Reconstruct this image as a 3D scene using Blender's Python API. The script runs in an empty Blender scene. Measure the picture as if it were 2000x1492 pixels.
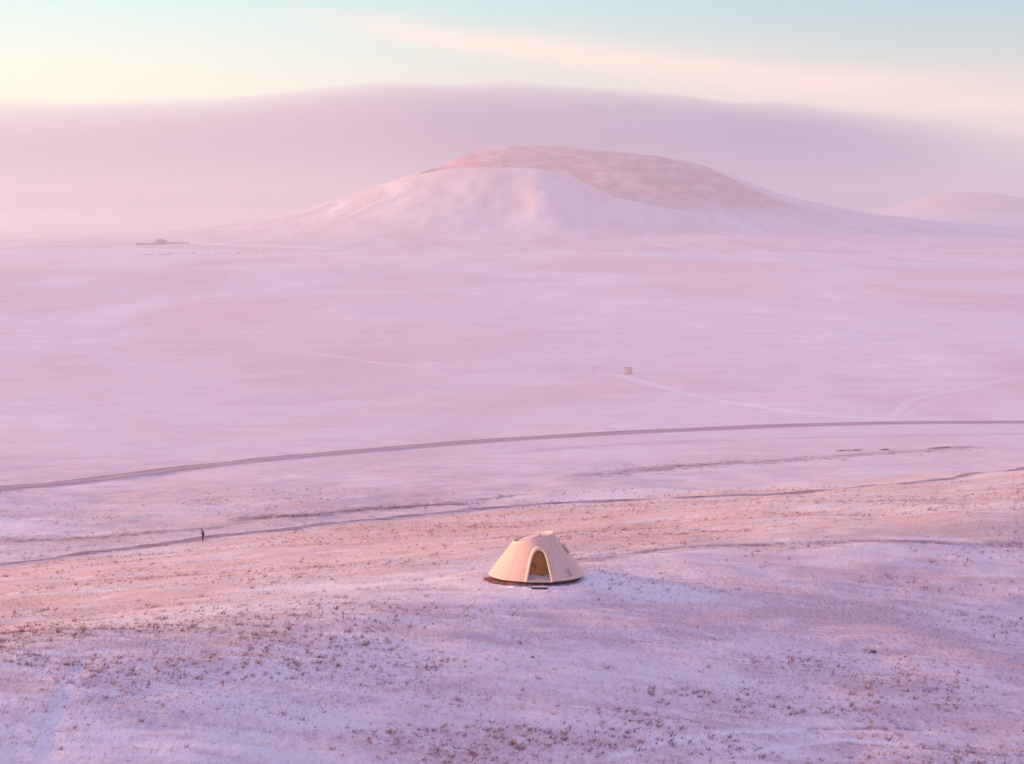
import bpy, bmesh, math, random
import numpy as np
from mathutils import Vector, Matrix

R = math.radians
D = bpy.data
scene = bpy.context.scene
COL = scene.collection
random.seed(7)
rng = np.random.default_rng(7)

# ------------------------------------------------------------------ camera
CAM = np.array([0.0, 0.0, 46.0]); PITCH = R(4.6); FPX = 3960.0
cd = D.cameras.new('camera'); cam = D.objects.new('camera', cd); COL.objects.link(cam)
cam.location = CAM; cam.rotation_euler = (R(90) - PITCH, 0, 0)
cd.sensor_width = 36; cd.lens = FPX / 2000 * 36
cd.clip_start = 1; cd.clip_end = 60000
scene.camera = cam

# ------------------------------------------------------------------ sun, sky, exposure
SUN_EL, SUN_AZ = R(7.4), R(-86)          # azimuth measured from +Y (view direction) towards +X
sdir = Vector((math.sin(SUN_AZ) * math.cos(SUN_EL), math.cos(SUN_AZ) * math.cos(SUN_EL), math.sin(SUN_EL)))
sl = D.lights.new('sun', 'SUN'); sun = D.objects.new('sun', sl); COL.objects.link(sun)
sl.energy = 5.0; sl.angle = R(0.8); sl.color = (1.0, 0.52, 0.24)
sun.rotation_euler = sdir.to_track_quat('Z', 'Y').to_euler()

scene.view_settings.view_transform = 'Standard'; scene.view_settings.look = 'None'
scene.view_settings.exposure = 0.8; scene.view_settings.gamma = 1.0
cy = scene.cycles
cy.use_denoising = True
cy.volume_bounces = 1; cy.max_bounces = 5; cy.diffuse_bounces = 3
cy.transparent_max_bounces = 8


class NT:
    """small helper around a node tree"""
    def __init__(s, tree):
        s.t = tree; s.n = tree.nodes; s.n.clear()
    def node(s, typ, **kw):
        nd = s.n.new(typ)
        for k, v in kw.items(): setattr(nd, k, v)
        return nd
    def put(s, sock, v):
        if v is None: return
        if isinstance(v, bpy.types.NodeSocket): s.t.links.new(v, sock)
        elif isinstance(v, (tuple, list)) and len(v) == 3 and sock.type == 'RGBA': sock.default_value = (*v, 1)
        else: sock.default_value = v
    def math(s, op, a, b=None, c=None, clamp=False):
        nd = s.node('ShaderNodeMath', operation=op, use_clamp=clamp)
        s.put(nd.inputs[0], a); s.put(nd.inputs[1], b); s.put(nd.inputs[2], c)
        return nd.outputs[0]
    def mix(s, f, a, b, mode='MIX'):
        nd = s.node('ShaderNodeMix', data_type='RGBA', blend_type=mode)
        s.put(nd.inputs[0], f); s.put(nd.inputs[6], a); s.put(nd.inputs[7], b)
        return nd.outputs[2]
    def ramp(s, f, lo, hi, a=0.0, b=1.0, smooth=True):
        nd = s.node('ShaderNodeMapRange', interpolation_type='SMOOTHSTEP' if smooth else 'LINEAR')
        s.put(nd.inputs[0], f); nd.inputs[1].default_value = lo; nd.inputs[2].default_value = hi
        nd.inputs[3].default_value = a; nd.inputs[4].default_value = b
        return nd.outputs[0]
    def noise(s, vec, scale, detail=3, rough=0.5, dist=0.0):
        nd = s.node('ShaderNodeTexNoise'); s.put(nd.inputs['Vector'], vec)
        nd.inputs['Scale'].default_value = scale; nd.inputs['Detail'].default_value = detail
        nd.inputs['Roughness'].default_value = rough; nd.inputs['Distortion'].default_value = dist
        return nd.outputs[0]
    def mapping(s, vec, rot=(0, 0, 0), scale=(1, 1, 1), loc=(0, 0, 0)):
        nd = s.node('ShaderNodeMapping'); s.put(nd.inputs[0], vec)
        nd.inputs[1].default_value = loc; nd.inputs[2].default_value = rot; nd.inputs[3].default_value = scale
        return nd.outputs[0]


def srgb(r, g, b):
    f = lambda c: (c / 255 / 12.92) if c / 255 <= 0.04045 else ((c / 255 + 0.055) / 1.055) ** 2.4
    return (f(r), f(g), f(b))


world = D.worlds.new('World'); scene.world = world; world.use_nodes = True
w = NT(world.node_tree)
sky = w.node('ShaderNodeTexSky', sky_type='NISHITA', sun_disc=False)
sky.sun_elevation = SUN_EL; sky.sun_rotation = SUN_AZ; sky.dust_density = 2.0
geo = w.node('ShaderNodeTexCoord').outputs['Generated']
sep = w.node('ShaderNodeSeparateXYZ'); w.put(sep.inputs[0], geo)
DEG = 180 / math.pi
el = w.math('MULTIPLY', w.math('ARCSINE', sep.outputs[2]), DEG)
az = w.math('MULTIPLY', w.math('ARCTAN2', sep.outputs[0], sep.outputs[1]), DEG)
# dawn sky: cream low down, pale aqua above it, lavender overhead; warmer to the sun's side
side = w.ramp(az, -16, 13)
low = w.mix(side, (1.16, 1.17, .92), (.78, .80, .70))
mid = w.mix(side, (.74, 1.06, 1.00), (.46, .75, .81))
c = w.mix(w.ramp(el, 3.2, 6.6), low, mid)
c = w.mix(w.ramp(el, 6.5, 22), c, (0.52, 0.53, 0.84))
c = w.mix(w.ramp(el, 20, 75), c, (0.50, 0.39, 0.78))
# the opposite side of the sky (away from the low sun): pink belt above lavender
anti = w.ramp(w.math('ABSOLUTE', w.math('SUBTRACT', az, 83)), 130, 50)
belt = w.mix(w.ramp(el, 3, 14), srgb(222, 192, 224), srgb(220, 184, 216))
c = w.mix(w.math('MULTIPLY', w.math('MULTIPLY', anti, w.ramp(el, 30, 10)), w.ramp(w.math('ABSOLUTE', az), 18, 40)), c, belt)
# thin streak of lit cirrus sinking to the right
azo = w.math('ADD', az, 5.6)
wob = w.noise(w.mapping(geo, scale=(6, 6, 60)), 1.0, 3, 0.55)
ec = w.math('ADD', w.math('MULTIPLY_ADD', azo, -0.128, 5.50), w.math('MULTIPLY_ADD', wob, 0.6, -0.30))
wd = w.math('MULTIPLY_ADD', azo, 0.024, 0.22)
q = w.math('DIVIDE', w.math('SUBTRACT', el, ec), w.math('MAXIMUM', wd, 0.15))
st = w.math('EXPONENT', w.math('MULTIPLY', w.math('MULTIPLY', q, q), -0.7))
st = w.math('MULTIPLY', st, w.ramp(az, -8, -2))
wisp = w.ramp(w.noise(w.mapping(geo, rot=(0, R(6), 0), scale=(5, 5, 90)), 1.0, 4, 0.6), 0.25, 0.65, 0.55, 1.0)
st = w.math('MULTIPLY', st, wisp)
c = w.mix(w.math('MULTIPLY', st, 0.85), c, (1.24, .98, .82))
sk = w.node('ShaderNodeVectorMath', operation='SCALE'); w.put(sk.inputs[0], sky.outputs[0]); sk.inputs[3].default_value = 0.10
tot = w.mix(1.0, c, sk.outputs[0], 'ADD') if False else w.mix(0.06, c, sk.outputs[0])
below = w.mix(w.ramp(el, -4, 0), srgb(205, 185, 212), tot)
bg = w.node('ShaderNodeBackground'); w.put(bg.inputs[0], below); bg.inputs[1].default_value = 0.60
wo = w.node('ShaderNodeOutputWorld'); w.put(wo.inputs[0], bg.outputs[0])


# ------------------------------------------------------------------ noise and terrain
def vnoise(x, y, seed=0):
    x = np.asarray(x, float); y = np.asarray(y, float)
    xi = np.floor(x).astype(np.int64); yi = np.floor(y).astype(np.int64)
    fx = x - xi; fy = y - yi
    fx = fx * fx * fx * (fx * (fx * 6 - 15) + 10); fy = fy * fy * fy * (fy * (fy * 6 - 15) + 10)
    def h(a, b):
        n = (a * 374761393 + b * 668265263 + seed * 974634777) & 0xffffffff
        n = ((n ^ (n >> 13)) * 1274126177) & 0xffffffff
        return ((n ^ (n >> 16)) & 0xffff) / 32767.5 - 1
    a = h(xi, yi); b = h(xi + 1, yi); c_ = h(xi, yi + 1); d = h(xi + 1, yi + 1)
    return (a * (1 - fx) + b * fx) * (1 - fy) + (c_ * (1 - fx) + d * fx) * fy
def fbm(x, y, seed=0, octv=4, gain=0.5):
    t = 0; a = 1; s = 0
    for k in range(octv):
        t = t + a * vnoise(x * 2**k, y * 2**k, seed + k * 17); s += a; a *= gain
    return t / s
def sstep(a, b, x):
    t = np.clip((x - a) / (b - a), 0, 1); return t * t * (3 - 2 * t)

PX, PY, PZ = 2.15, 175.0, 14.85          # the pod's spot
def foot_line(x):                        # far foot of the foreground rise
    return 311 + np.where(x > 0, 0, 0) + 0.68 * x - 0.17 * (np.sqrt(x * x + 900) - 30)
def height(x, y):
    x = np.asarray(x, float); y = np.asarray(y, float)
    s = y - foot_line(x)
    t = -s / 132; e = 0.012
    r = 0.5 * (np.sqrt(t * t + e) - np.sqrt((t - 1) ** 2 + e) + 1)
    z = 1.0 + 14.2 * r
    wp = sstep(0.85, 1.3, t)
    z = z - wp * 7.6 * np.tanh((x - PX) / 62) - wp * 0.030 * np.clip(PY - y, 0, 130)
    # gentle swells on the rise
    near = sstep(420, 330, y)
    z = z + near * (0.75 * fbm(x / 34, y / 22, 3, 3) + 0.20 * fbm((x + .5 * y) / 7, (y - .3 * x) / 3.5, 5, 3))
    pl = sstep(20, 140, s)
    d = np.clip(y, 300, 9000)
    z = z + pl * (0.35 * fbm(x / 40, y / 30, 11, 3) + np.clip((d - 450) / 500, 0, 1) * 2.4 * fbm((x + .3 * y) / 260, y / 330, 13, 2)
                  + np.clip((d - 900) / 1500, 0, 1) * (1 - .85 * sstep(1900, 3000, d)) * 8.0 * fbm((x - .3 * y) / 620, y / 1300, 15, 2))
    # level pad around the pod
    f = sstep(11, 5.2, np.hypot(x - PX, y - PY))
    return z * (1 - f) + PZ * f

def ray(px, py):
    u = (px - 1000) / FPX; v = -(py - 746) / FPX
    f = np.array([0, math.cos(PITCH), -math.sin(PITCH)]); up = np.array([0, math.sin(PITCH), math.cos(PITCH)])
    return f + u * np.array([1, 0, 0]) + v * up
def ground_at(px, py):                   # where a line of sight from the viewpoint meets the land
    d = ray(px, py)
    ts = np.concatenate([np.arange(60, 700, 0.25), np.geomspace(700, 11500, 4000)])
    P = CAM[None] + ts[:, None] * d[None]
    k = np.argmax(P[:, 2] < height(P[:, 0], P[:, 1]))
    if k == 0: k = len(ts) - 1
    return float(P[k, 0]), float(P[k, 1])

def axis(segs):
    out = []
    for a, b, st0, st1 in segs:
        v = a
        while v < b - 1e-6:
            out.append(v); f = (v - a) / (b - a); v += st0 + (st1 - st0) * f
    out.append(segs[-1][1]); return np.array(out)
hx = axis([(0, 85, .5, .5), (85, 170, .6, 3), (170, 900, 3, 22), (900, 6400, 22, 160)])
GX = np.concatenate([-hx[:0:-1], hx])
GY = axis([(-500, 60, 18, 6), (60, 105, 2, .7), (105, 330, .5, .55), (330, 520, .6, 1.1), (520, 1200, 1.2, 8), (1200, 5200, 8, 30), (5200, 12000, 30, 150)])
XX, YY = np.meshgrid(GX, GY); ZZ = height(XX, YY)
def gz(x, y):                             # exact height of the ground sheet
    i = np.clip(np.searchsorted(GX, x) - 1, 0, len(GX) - 2); j = np.clip(np.searchsorted(GY, y) - 1, 0, len(GY) - 2)
    fx = (x - GX[i]) / (GX[i + 1] - GX[i]); fy = (y - GY[j]) / (GY[j + 1] - GY[j])
    return (ZZ[j, i] * (1 - fx) * (1 - fy) + ZZ[j, i + 1] * fx * (1 - fy) + ZZ[j + 1, i] * (1 - fx) * fy + ZZ[j + 1, i + 1] * fx * fy)

def link(name, me, mat, parent=None, smooth=False):
    o = D.objects.new(name, me); COL.objects.link(o)
    if mat: me.materials.append(mat)
    if smooth: me.shade_smooth()
    if parent: o.parent = parent
    return o
def tag(o, label=None, cat=None, group=None, kind=None):
    if label: o['label'] = label
    if cat: o['category'] = cat
    if group: o['group'] = group
    if kind: o['kind'] = kind
    return o
def grid_mesh(name, X, Y, Z, attrs=None):
    ny, nx = X.shape
    me = D.meshes.new(name)
    me.vertices.add(nx * ny)
    me.vertices.foreach_set('co', np.stack([X, Y, Z], -1).ravel())
    i, j = np.meshgrid(np.arange(nx - 1), np.arange(ny - 1)); a = (j * nx + i).ravel()
    F = np.stack([a, a + 1, a + nx + 1, a + nx], -1)
    me.loops.add(F.size); me.polygons.add(len(F))
    me.loops.foreach_set('vertex_index', F.ravel().astype(np.int32))
    me.polygons.foreach_set('loop_start', (np.arange(len(F)) * 4).astype(np.int32))
    me.polygons.foreach_set('use_smooth', np.ones(len(F), bool))
    me.update()
    for k, v in (attrs or {}).items():
        at = me.attributes.new(k, 'FLOAT', 'POINT'); at.data.foreach_set('value', v.ravel().astype(np.float32))
    return me
def tri_mesh(name, V, F):
    me = D.meshes.new(name)
    me.vertices.add(len(V)); me.vertices.foreach_set('co', np.asarray(V, float).ravel())
    F = np.asarray(F, np.int32); me.loops.add(F.size); me.polygons.add(len(F))
    me.loops.foreach_set('vertex_index', F.ravel())
    me.polygons.foreach_set('loop_start', (np.arange(len(F)) * F.shape[1]).astype(np.int32))
    me.update(); return me

def seg_dist(x, y, pts):
    d = np.full(x.shape, 1e9)
    for (x0, y0), (x1, y1) in zip(pts[:-1], pts[1:]):
        ax, ay = x1 - x0, y1 - y0; L = ax * ax + ay * ay + 1e-9
        t = np.clip(((x - x0) * ax + (y - y0) * ay) / L, 0, 1)
        d = np.minimum(d, np.hypot(x - x0 - t * ax, y - y0 - t * ay))
    return d
def smooth_pts(P, n):
    P = [np.array(p, float) for p in P]; P = [2 * P[0] - P[1]] + P + [2 * P[-1] - P[-2]]
    out = []
    for k in range(1, len(P) - 2):
        for t in np.linspace(0, 1, n, endpoint=False):
            a, b, c_, d = P[k - 1:k + 3]
            out.append(0.5 * (2 * b + (c_ - a) * t + (2 * a - 5 * b + 4 * c_ - d) * t * t + (3 * b - a - 3 * c_ + d) * t ** 3))
    out.append(P[-2]); return np.array(out)
def gpath(pxs, n=6): return smooth_pts([ground_at(*p) for p in pxs], n)

# marks worn into the snow
clean_paths = [   # (pixels in the photo they were read from, half width in m, strength)
    (gpath([(1200, 733), (1300, 756), (1400, 780), (1500, 797), (1600, 808), (1730, 817)]), 2.6, .75),
    (gpath([(1740, 812), (1770, 785), (1830, 768), (1890, 758), (1960, 742), (2060, 730)]), 1.5, .5),
    (gpath([(1770, 812), (1800, 792), (1850, 776), (1900, 770)]), 1.0, .45),
    (gpath([(80, 1485), (115, 1400), (150, 1330), (175, 1285)], 4), .38, .8),
    (gpath([(1200, 1478), (1320, 1448), (1440, 1426), (1560, 1418)], 4), .50, 1.0),
    (gpath([(1420, 1475), (1540, 1452), (1650, 1440), (1750, 1453)], 4), .45, .9),
    (gpath([(600, 690), (760, 712), (890, 720)], 5), 3.0, .5),
    (gpath([(235, 484), (300, 488), (360, 492), (430, 497)], 5), 14, 1.0),
    (gpath([(365, 475), (450, 479), (540, 482), (625, 485)], 5), 16, 1.0),
    (gpath([(0, 1098), (200, 1072), (400, 1045), (700, 1015)], 5), 1.1, .5),
]
dark_paths = [
    (gpath([(1120, 1092), (1200, 1083), (1300, 1071), (1450, 1064), (1600, 1058), (1780, 1055), (2060, 1064)], 6), 1.0, .9),
    (gpath([(1120, 1098), (1200, 1090), (1300, 1078), (1400, 1070)], 6), .5, .6),
    (gpath([(0, 1052), (150, 1050), (300, 1040), (420, 1030), (520, 1010)], 6), 2.4, .5),
    (gpath([(480, 1013), (620, 1003), (760, 990), (900, 982)], 6), 2.6, .85),
    (gpath([(1130, 930), (1250, 918), (1400, 905), (1560, 896), (1700, 885), (1900, 872)], 6), 3.0, .6),
    (gpath([(1560, 1419), (1700, 1420), (1790, 1425)], 4), .34, .9),
    (gpath([(1650, 1446), (1800, 1458), (1900, 1470), (2030, 1480)], 4), .36, .9),
    (gpath([(1000, 884), (1200, 868), (1500, 856), (2000, 846)], 6), 3.0, .3),
    (gpath([(0, 1112), (200, 1080), (400, 1056)], 6), 1.0, .3),
]
clean = np.zeros(XX.shape); worn = np.zeros(XX.shape)
wx = XX + 0.6 * fbm(XX / 9, YY / 9, 31, 2); wy = YY + 0.6 * fbm(XX / 9, YY / 9, 33, 2)
def stamp(acc, P, hw, st):
    m = hw * 3
    j0, j1 = np.searchsorted(GY, [P[:, 1].min() - m, P[:, 1].max() + m]); i0, i1 = np.searchsorted(GX, [P[:, 0].min() - m, P[:, 0].max() + m])
    sl_ = (slice(j0, j1), slice(i0, i1))
    dd = seg_dist(wx[sl_], wy[sl_], P)
    acc[sl_] = np.maximum(acc[sl_], st * np.clip(1.25 - dd / hw, 0, 1))
for P, hw, st_ in clean_paths: stamp(clean, P, hw, st_)
for P, hw, st_ in dark_paths: stamp(worn, P, hw, st_)
# pale patch right of the pod, painting its soft shadow area into the snow
rp = np.hypot(XX - PX - 7.0, (YY - PY + 1) * 1.0)
clean = np.maximum(clean, 0.7 * sstep(6.5, 2.5, np.hypot((XX - PX - 8.0) / 1.7, YY - PY + 1.0)))
ZZ = ZZ - 0.10 * clean * (YY < 500) - 0.10 * worn * (YY < 500)


# ------------------------------------------------------------------ materials
def principled(m, base=None, rough=0.8, spec=0.2, bump=None, bstr=0.3, bdist=0.1, metal=0.0):
    p = m.node('ShaderNodeBsdfPrincipled'); m.put(p.inputs['Base Color'], base); m.put(p.inputs['Roughness'], rough)
    p.inputs['Specular IOR Level'].default_value = spec; p.inputs['Metallic'].default_value = metal
    if bump is not None:
        b = m.node('ShaderNodeBump'); b.inputs['Strength'].default_value = bstr; b.inputs['Distance'].default_value = bdist
        m.put(b.inputs['Height'], bump); m.put(p.inputs['Normal'], b.outputs[0])
    o = m.node('ShaderNodeOutputMaterial'); m.put(o.inputs[0], p.outputs[0]); return p
def mat(name):
    M = D.materials.new(name); M.use_nodes = True; return M, NT(M.node_tree)
def simple(name, col, rough=0.7, var=0.12, scale=6.0, spec=0.25, bstr=0.15, metal=0.0):
    M, m = mat(name); tc = m.node('ShaderNodeTexCoord').outputs['Object']
    n = m.noise(tc, scale, 4, 0.6)
    k = m.ramp(n, 0.3, 0.7)
    base = m.mix(k, tuple(c * (1 - var) for c in col), tuple(min(1, c * (1 + var)) for c in col))
    principled(m, base, rough, spec, n, bstr, 0.02, metal); return M

SNOW = (0.85, 0.81, 0.83)
def snow_material(name, bare=False, litter=1.0):
    M, m = mat(name)
    pos = m.node('ShaderNodeNewGeometry').outputs['Position']
    flow = m.mapping(pos, rot=(0, 0, R(-24)), scale=(0.32, 1, 1))      # wind-combed direction
    comb = m.mapping(pos, rot=(0, 0, R(-16)), scale=(1, 0.24, 1))      # grass combed towards the viewer on the near flat
    sy = m.node('ShaderNodeSeparateXYZ'); m.put(sy.inputs[0], pos)
    nearf = m.ramp(m.math('MULTIPLY_ADD', sy.outputs[0], -0.55, sy.outputs[1]), 215, 150)
    fine = m.math('ADD', m.math('MULTIPLY', m.noise(comb, 2.2, 5, 0.66, 0.5), nearf), m.math('MULTIPLY', m.noise(flow, 2.6, 5, 0.66, 0.4), m.math('SUBTRACT', 1.0, nearf)))
    finer = m.math('ADD', m.math('MULTIPLY', m.noise(comb, 5.5, 3, 0.6, 0.3), nearf), m.math('MULTIPLY', m.noise(flow, 5.0, 3, 0.6, 0.2), m.math('SUBTRACT', 1.0, nearf)))
    medium = m.noise(m.mapping(pos, rot=(0, 0, R(-12)), scale=(0.35, 1, 1)), 0.42, 5, 0.6, 0.5)
    patch = m.noise(m.mapping(pos, rot=(0, 0, R(25)), scale=(0.5, 1, 1)), 0.060, 4, 0.6, 0.6)
    broad = m.noise(m.mapping(pos, rot=(0, 0, R(-14)), scale=(1, 0.30, 1)), 0.0060, 5, 0.6, 0.8)
    farf = m.ramp(sy.outputs[1], 240, 440, 1.0, 0.30)
    cover = m.math('ADD', m.math('MULTIPLY', medium, 0.5), m.math('MULTIPLY', patch, 0.55))
    cover = m.math('ADD', cover, m.math('MULTIPLY', fine, 0.35))
    grass = m.ramp(cover, 0.61, 0.80)
    speck = m.math('MULTIPLY', m.ramp(finer, 0.52, 0.70), m.ramp(patch, 0.34, 0.62, 0.35, 1.0))
    # straw grows thicker on the far, sun-facing side of the rise
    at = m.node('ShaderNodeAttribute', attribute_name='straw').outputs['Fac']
    cl = m.node('ShaderNodeAttribute', attribute_name='clean').outputs['Fac']
    wn = m.node('ShaderNodeAttribute', attribute_name='worn').outputs['Fac']
    col = m.mix(m.ramp(broad, 0.35, 0.68), SNOW, (0.80, 0.62, 0.62))
    tw = m.ramp(m.noise(flow, 0.9, 4, 0.6), 0.38, 0.62)
    thin = m.mix(tw, (0.60, 0.40, 0.38), (0.56, 0.42, 0.48))
    col = m.mix(m.math('MULTIPLY', m.math('MULTIPLY', grass, farf), 0.66), col, thin)
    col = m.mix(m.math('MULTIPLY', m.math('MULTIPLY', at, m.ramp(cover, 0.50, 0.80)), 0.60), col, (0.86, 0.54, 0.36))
    col = m.mix(m.math('MULTIPLY', m.math('MULTIPLY', speck, farf), 0.60 * litter), col, (0.36, 0.22, 0.29))
    if bare:
        gl = m.noise(m.mapping(pos, rot=(0, 0, R(14)), scale=(3.0, 0.5, 0.5)), 0.006, 5, 0.6, 0.6)
        col = m.mix(m.ramp(gl, 0.40, 0.70, 0.15, 0.6), col, (0.60, 0.38, 0.42))
        br = m.node('ShaderNodeAttribute', attribute_name='bare').outputs['Fac']
        bn = m.noise(m.mapping(pos, rot=(0, R(8), R(10)), scale=(0.8, 0.45, 2.0)), 0.022, 6, 0.62, 0.8)
        bk = m.math('MULTIPLY', br, m.ramp(bn, 0.36, 0.60, 0.55, 1.0))
        col = m.mix(bk, col, (0.40, 0.10, 0.14))
    cm = m.math('MULTIPLY', cl, m.ramp(fine, 0.25, 0.45, 0.55, 1.0))
    col = m.mix(cm, col, (0.87, 0.84, 0.86))
    wm = m.math('MULTIPLY', wn, m.ramp(m.math('ADD', fine, m.math('MULTIPLY', medium, .4)), 0.52, 0.82))
    col = m.mix(wm, col, (0.27, 0.17, 0.22))
    h = m.math('ADD', m.math('MULTIPLY', fine, 0.6), m.math('MULTIPLY', medium, 1.3))
    h = m.math('ADD', h, m.math('MULTIPLY', finer, 0.16))
    h = m.math('MULTIPLY', h, farf)
    principled(m, col, 0.75, 0.15, h, 0.60, 0.24)
    return M
M_ground = snow_material('snowy_grassland')
M_hill = snow_material('snowy_hillside', bare=True, litter=0)

# ------------------------------------------------------------------ ground
S_ = YY - foot_line(XX)
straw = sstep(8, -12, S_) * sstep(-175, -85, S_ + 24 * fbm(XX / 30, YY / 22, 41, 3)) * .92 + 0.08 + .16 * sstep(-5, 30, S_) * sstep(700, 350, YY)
ground = link('ground', grid_mesh('ground', XX, YY, ZZ, {'clean': clean, 'worn': worn, 'straw': straw}), M_ground)
tag(ground, kind='structure')

# ------------------------------------------------------------------ the big flat-topped hill and the faded one
def prof(pts, dist, x):
    P = np.array([((px - 1000) / FPX * dist, CAM[2] + (427 - py) / FPX * dist) for px, py in pts])
    return np.interp(x, P[:, 0], P[:, 1], left=P[0, 1] - 60, right=P[-1, 1] - 60)
def smooth1(a, n):
    k = np.hanning(n + 2)[1:-1]; k /= k.sum()
    return np.convolve(np.pad(a, (n // 2, n // 2), 'edge'), k, 'valid')[:len(a)]
def build_hill():
    hx_ = np.arange(-1500, 1900, 8.0); hy = np.arange(2500, 6200, 10.0)
    X, Y = np.meshgrid(hx_, hy)
    far = [(-300, 465.5), (50, 461), (300, 452), (420, 438), (520, 424), (590, 408), (700, 372), (790, 345), (830, 332), (860, 324), (900, 304), (950, 289), (1000, 283), (1060, 284), (1120, 289),
           (1200, 296), (1300, 305), (1350, 314), (1400, 334), (1450, 358), (1500, 382), (1550, 400), (1620, 416), (1720, 432), (1900, 444), (2150, 456), (2500, 465.5)]
    front = [(-300, 470), (50, 468), (300, 462), (450, 448), (590, 416), (700, 378), (830, 338), (880, 330), (950, 325), (1020, 326), (1080, 331), (1130, 350), (1200, 383), (1300, 410), (1380, 424), (1500, 438), (1700, 450), (1950, 462), (2300, 470)]
    back = [(300, 462), (600, 459), (900, 450), (1200, 400), (1330, 312), (1400, 331), (1450, 351), (1500, 371), (1560, 389), (1640, 407), (1750, 424), (1900, 440), (2150, 455), (2500, 462)]
    A = smooth1(prof(far, 4700, hx_), 9)[None] - 4; B = smooth1(prof(front, 4180, hx_), 13)[None]; C = smooth1(prof(back, 5150, hx_), 9)[None]
    def lay(Hx, yc, ff, fb):
        d = np.where(Y < yc, (yc - Y) / ff, (Y - yc) / fb)
        return np.maximum(Hx, 0) * (0.64 * np.exp(-(d * 1.15) ** 2) + 0.36 * np.exp(-d * 0.72))
    wob = 40 * fbm(X / 260, Y / 500, 61, 3)
    a = lay(A, 4700 + wob, 520, 420); b = lay(B, 4180 + wob, 430, 330); c_ = lay(C, 5150, 420, 400)
    Z = np.maximum(np.maximum(a, b), c_)
    bare = sstep(-10, 8, a - b) * sstep(35, 100, a) * sstep(-4, 6, a - c_) * sstep(-235, -170, X)
    Z = Z + (4.0 * fbm(X / 120, Y / 300, 63, 4) + 1.2 * fbm(X / 22, Y / 60, 65, 2)) * sstep(0, 60, Z)
    gu = (X - 40) / (0.55 + np.clip(4180 - Y, -100, 900) / 420) / 95 + .25 * fbm(X / 200, Y / 300, 67, 2)
    Z = Z - 6.5 * (1 - np.sqrt(fbm(gu, Y / 2500, 69, 3) ** 2 + .02) * 2.2) * sstep(12, 60, Z) * sstep(128, 70, Z) * (1 - .6 * bare) * sstep(4330, 4120, Y)
    edge = np.minimum.reduce([X - hx_[0], hx_[-1] - X, Y - hy[0], hy[-1] - Y])
    Z = Z - 0.8 - 4 * sstep(700, 0, edge) + height(X, Y)
    z0 = np.zeros_like(Z)
    return link('hill', grid_mesh('hill', X, Y, Z, {'bare': bare, 'clean': z0, 'worn': z0, 'straw': z0}), M_hill)
HILL = build_hill()
def far_spot(px, py):                     # where a line of sight meets the far land, hill skirt included
    x, y = ground_at(px, py); p = Vector((x, y, float(gz(x, y)))); d = Vector(ray(px, py)).normalized()
    hit, loc, nn, idx = HILL.ray_cast(Vector(CAM), d)
    return loc if hit and loc.y < p.y else p
def stamp_hill():
    me = HILL.data; n = len(me.vertices); co = np.empty(n * 3, np.float32); me.vertices.foreach_get('co', co); co = co.reshape(-1, 3)
    acc = np.zeros(n)
    for pxs, hw in (([(235, 484), (300, 488), (360, 492), (430, 497)], 16), ([(365, 475), (450, 479), (540, 482), (625, 485)], 20)):
        P = smooth_pts([tuple(far_spot(*p))[:2] for p in pxs], 5)
        acc = np.maximum(acc, np.clip(1.25 - seg_dist(co[:, 0], co[:, 1], P) / hw, 0, 1))
    me.attributes['clean'].data.foreach_set('value', acc.astype(np.float32))
stamp_hill()
tag(HILL, 'broad flat-topped snowy hill with a bare reddish crest above the plain', None, None, 'structure')
def build_far_hill():
    dist = 7600.
    X, Y = np.meshgrid(np.arange(1050, 2900, 14.0), np.arange(6800, 8600, 18.0))
    P = prof([(1640, 434), (1700, 420), (1760, 398), (1810, 382), (1870, 374), (1930, 377), (2000, 388), (2100, 410), (2250, 440)], dist, X)
    Z = (P + 10) * np.exp(-((Y - dist) / 480) ** 2) - 10
    Z = Z + 5 * fbm(X / 150, Y / 200, 71, 3) * sstep(0, 50, Z)
    z0 = np.zeros_like(Z)
    return link('hill', grid_mesh('far_hill', X, Y, Z, {'bare': sstep(30, 90, Z) * .28, 'clean': z0, 'worn': z0, 'straw': z0}), M_hill)
tag(build_far_hill(), 'small low hill almost lost in mist, right of the big hill', None, None, 'structure')

# ------------------------------------------------------------------ road and footpath
def ribbon(name, P, hw, lift, m, across=9, jitter=0.0, crown=0.0, step=0.7, hw_noise=0.0):
    L = np.concatenate([[0], np.cumsum(np.hypot(*np.diff(P, axis=0).T))])
    n = int(L[-1] / step); s = np.linspace(0, L[-1], n)
    x = np.interp(s, L, P[:, 0]); y = np.interp(s, L, P[:, 1])
    tx = np.gradient(x); ty = np.gradient(y); q_ = np.hypot(tx, ty); nx, ny = -ty / q_, tx / q_
    k = np.linspace(-1, 1, across)
    w_ = hw * (1 + hw_noise * fbm(s / 6, s * 0, 81, 3))
    off = jitter * fbm(s / 14, s * 0 + 3, 83, 3)
    X = x[:, None] + nx[:, None] * (k[None] * w_[:, None] + off[:, None]); Y = y[:, None] + ny[:, None] * (k[None] * w_[:, None] + off[:, None])
    Z = gz(X, Y) + lift * np.clip((1 - abs(k)) * 8, -1, 1)[None] + crown * (1 - k * k)[None]
    Z[:, 0] = gz(X[:, 0], Y[:, 0]) - 0.08; Z[:, -1] = gz(X[:, -1], Y[:, -1]) - 0.08
    U = np.repeat(k[None], n, 0); 
    return link(name, grid_mesh(name, X, Y, Z, {'across': U}), m)
Mr, m = mat('frosted_asphalt')
pos = m.node('ShaderNodeNewGeometry').outputs['Position']
ac = m.node('ShaderNodeAttribute', attribute_name='across').outputs['Fac']
n1 = m.noise(m.mapping(pos, rot=(0, 0, R(-27)), scale=(.12, 1, 1)), 0.9, 4, 0.6); n2 = m.noise(pos, 3.0, 4, 0.6)
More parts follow.
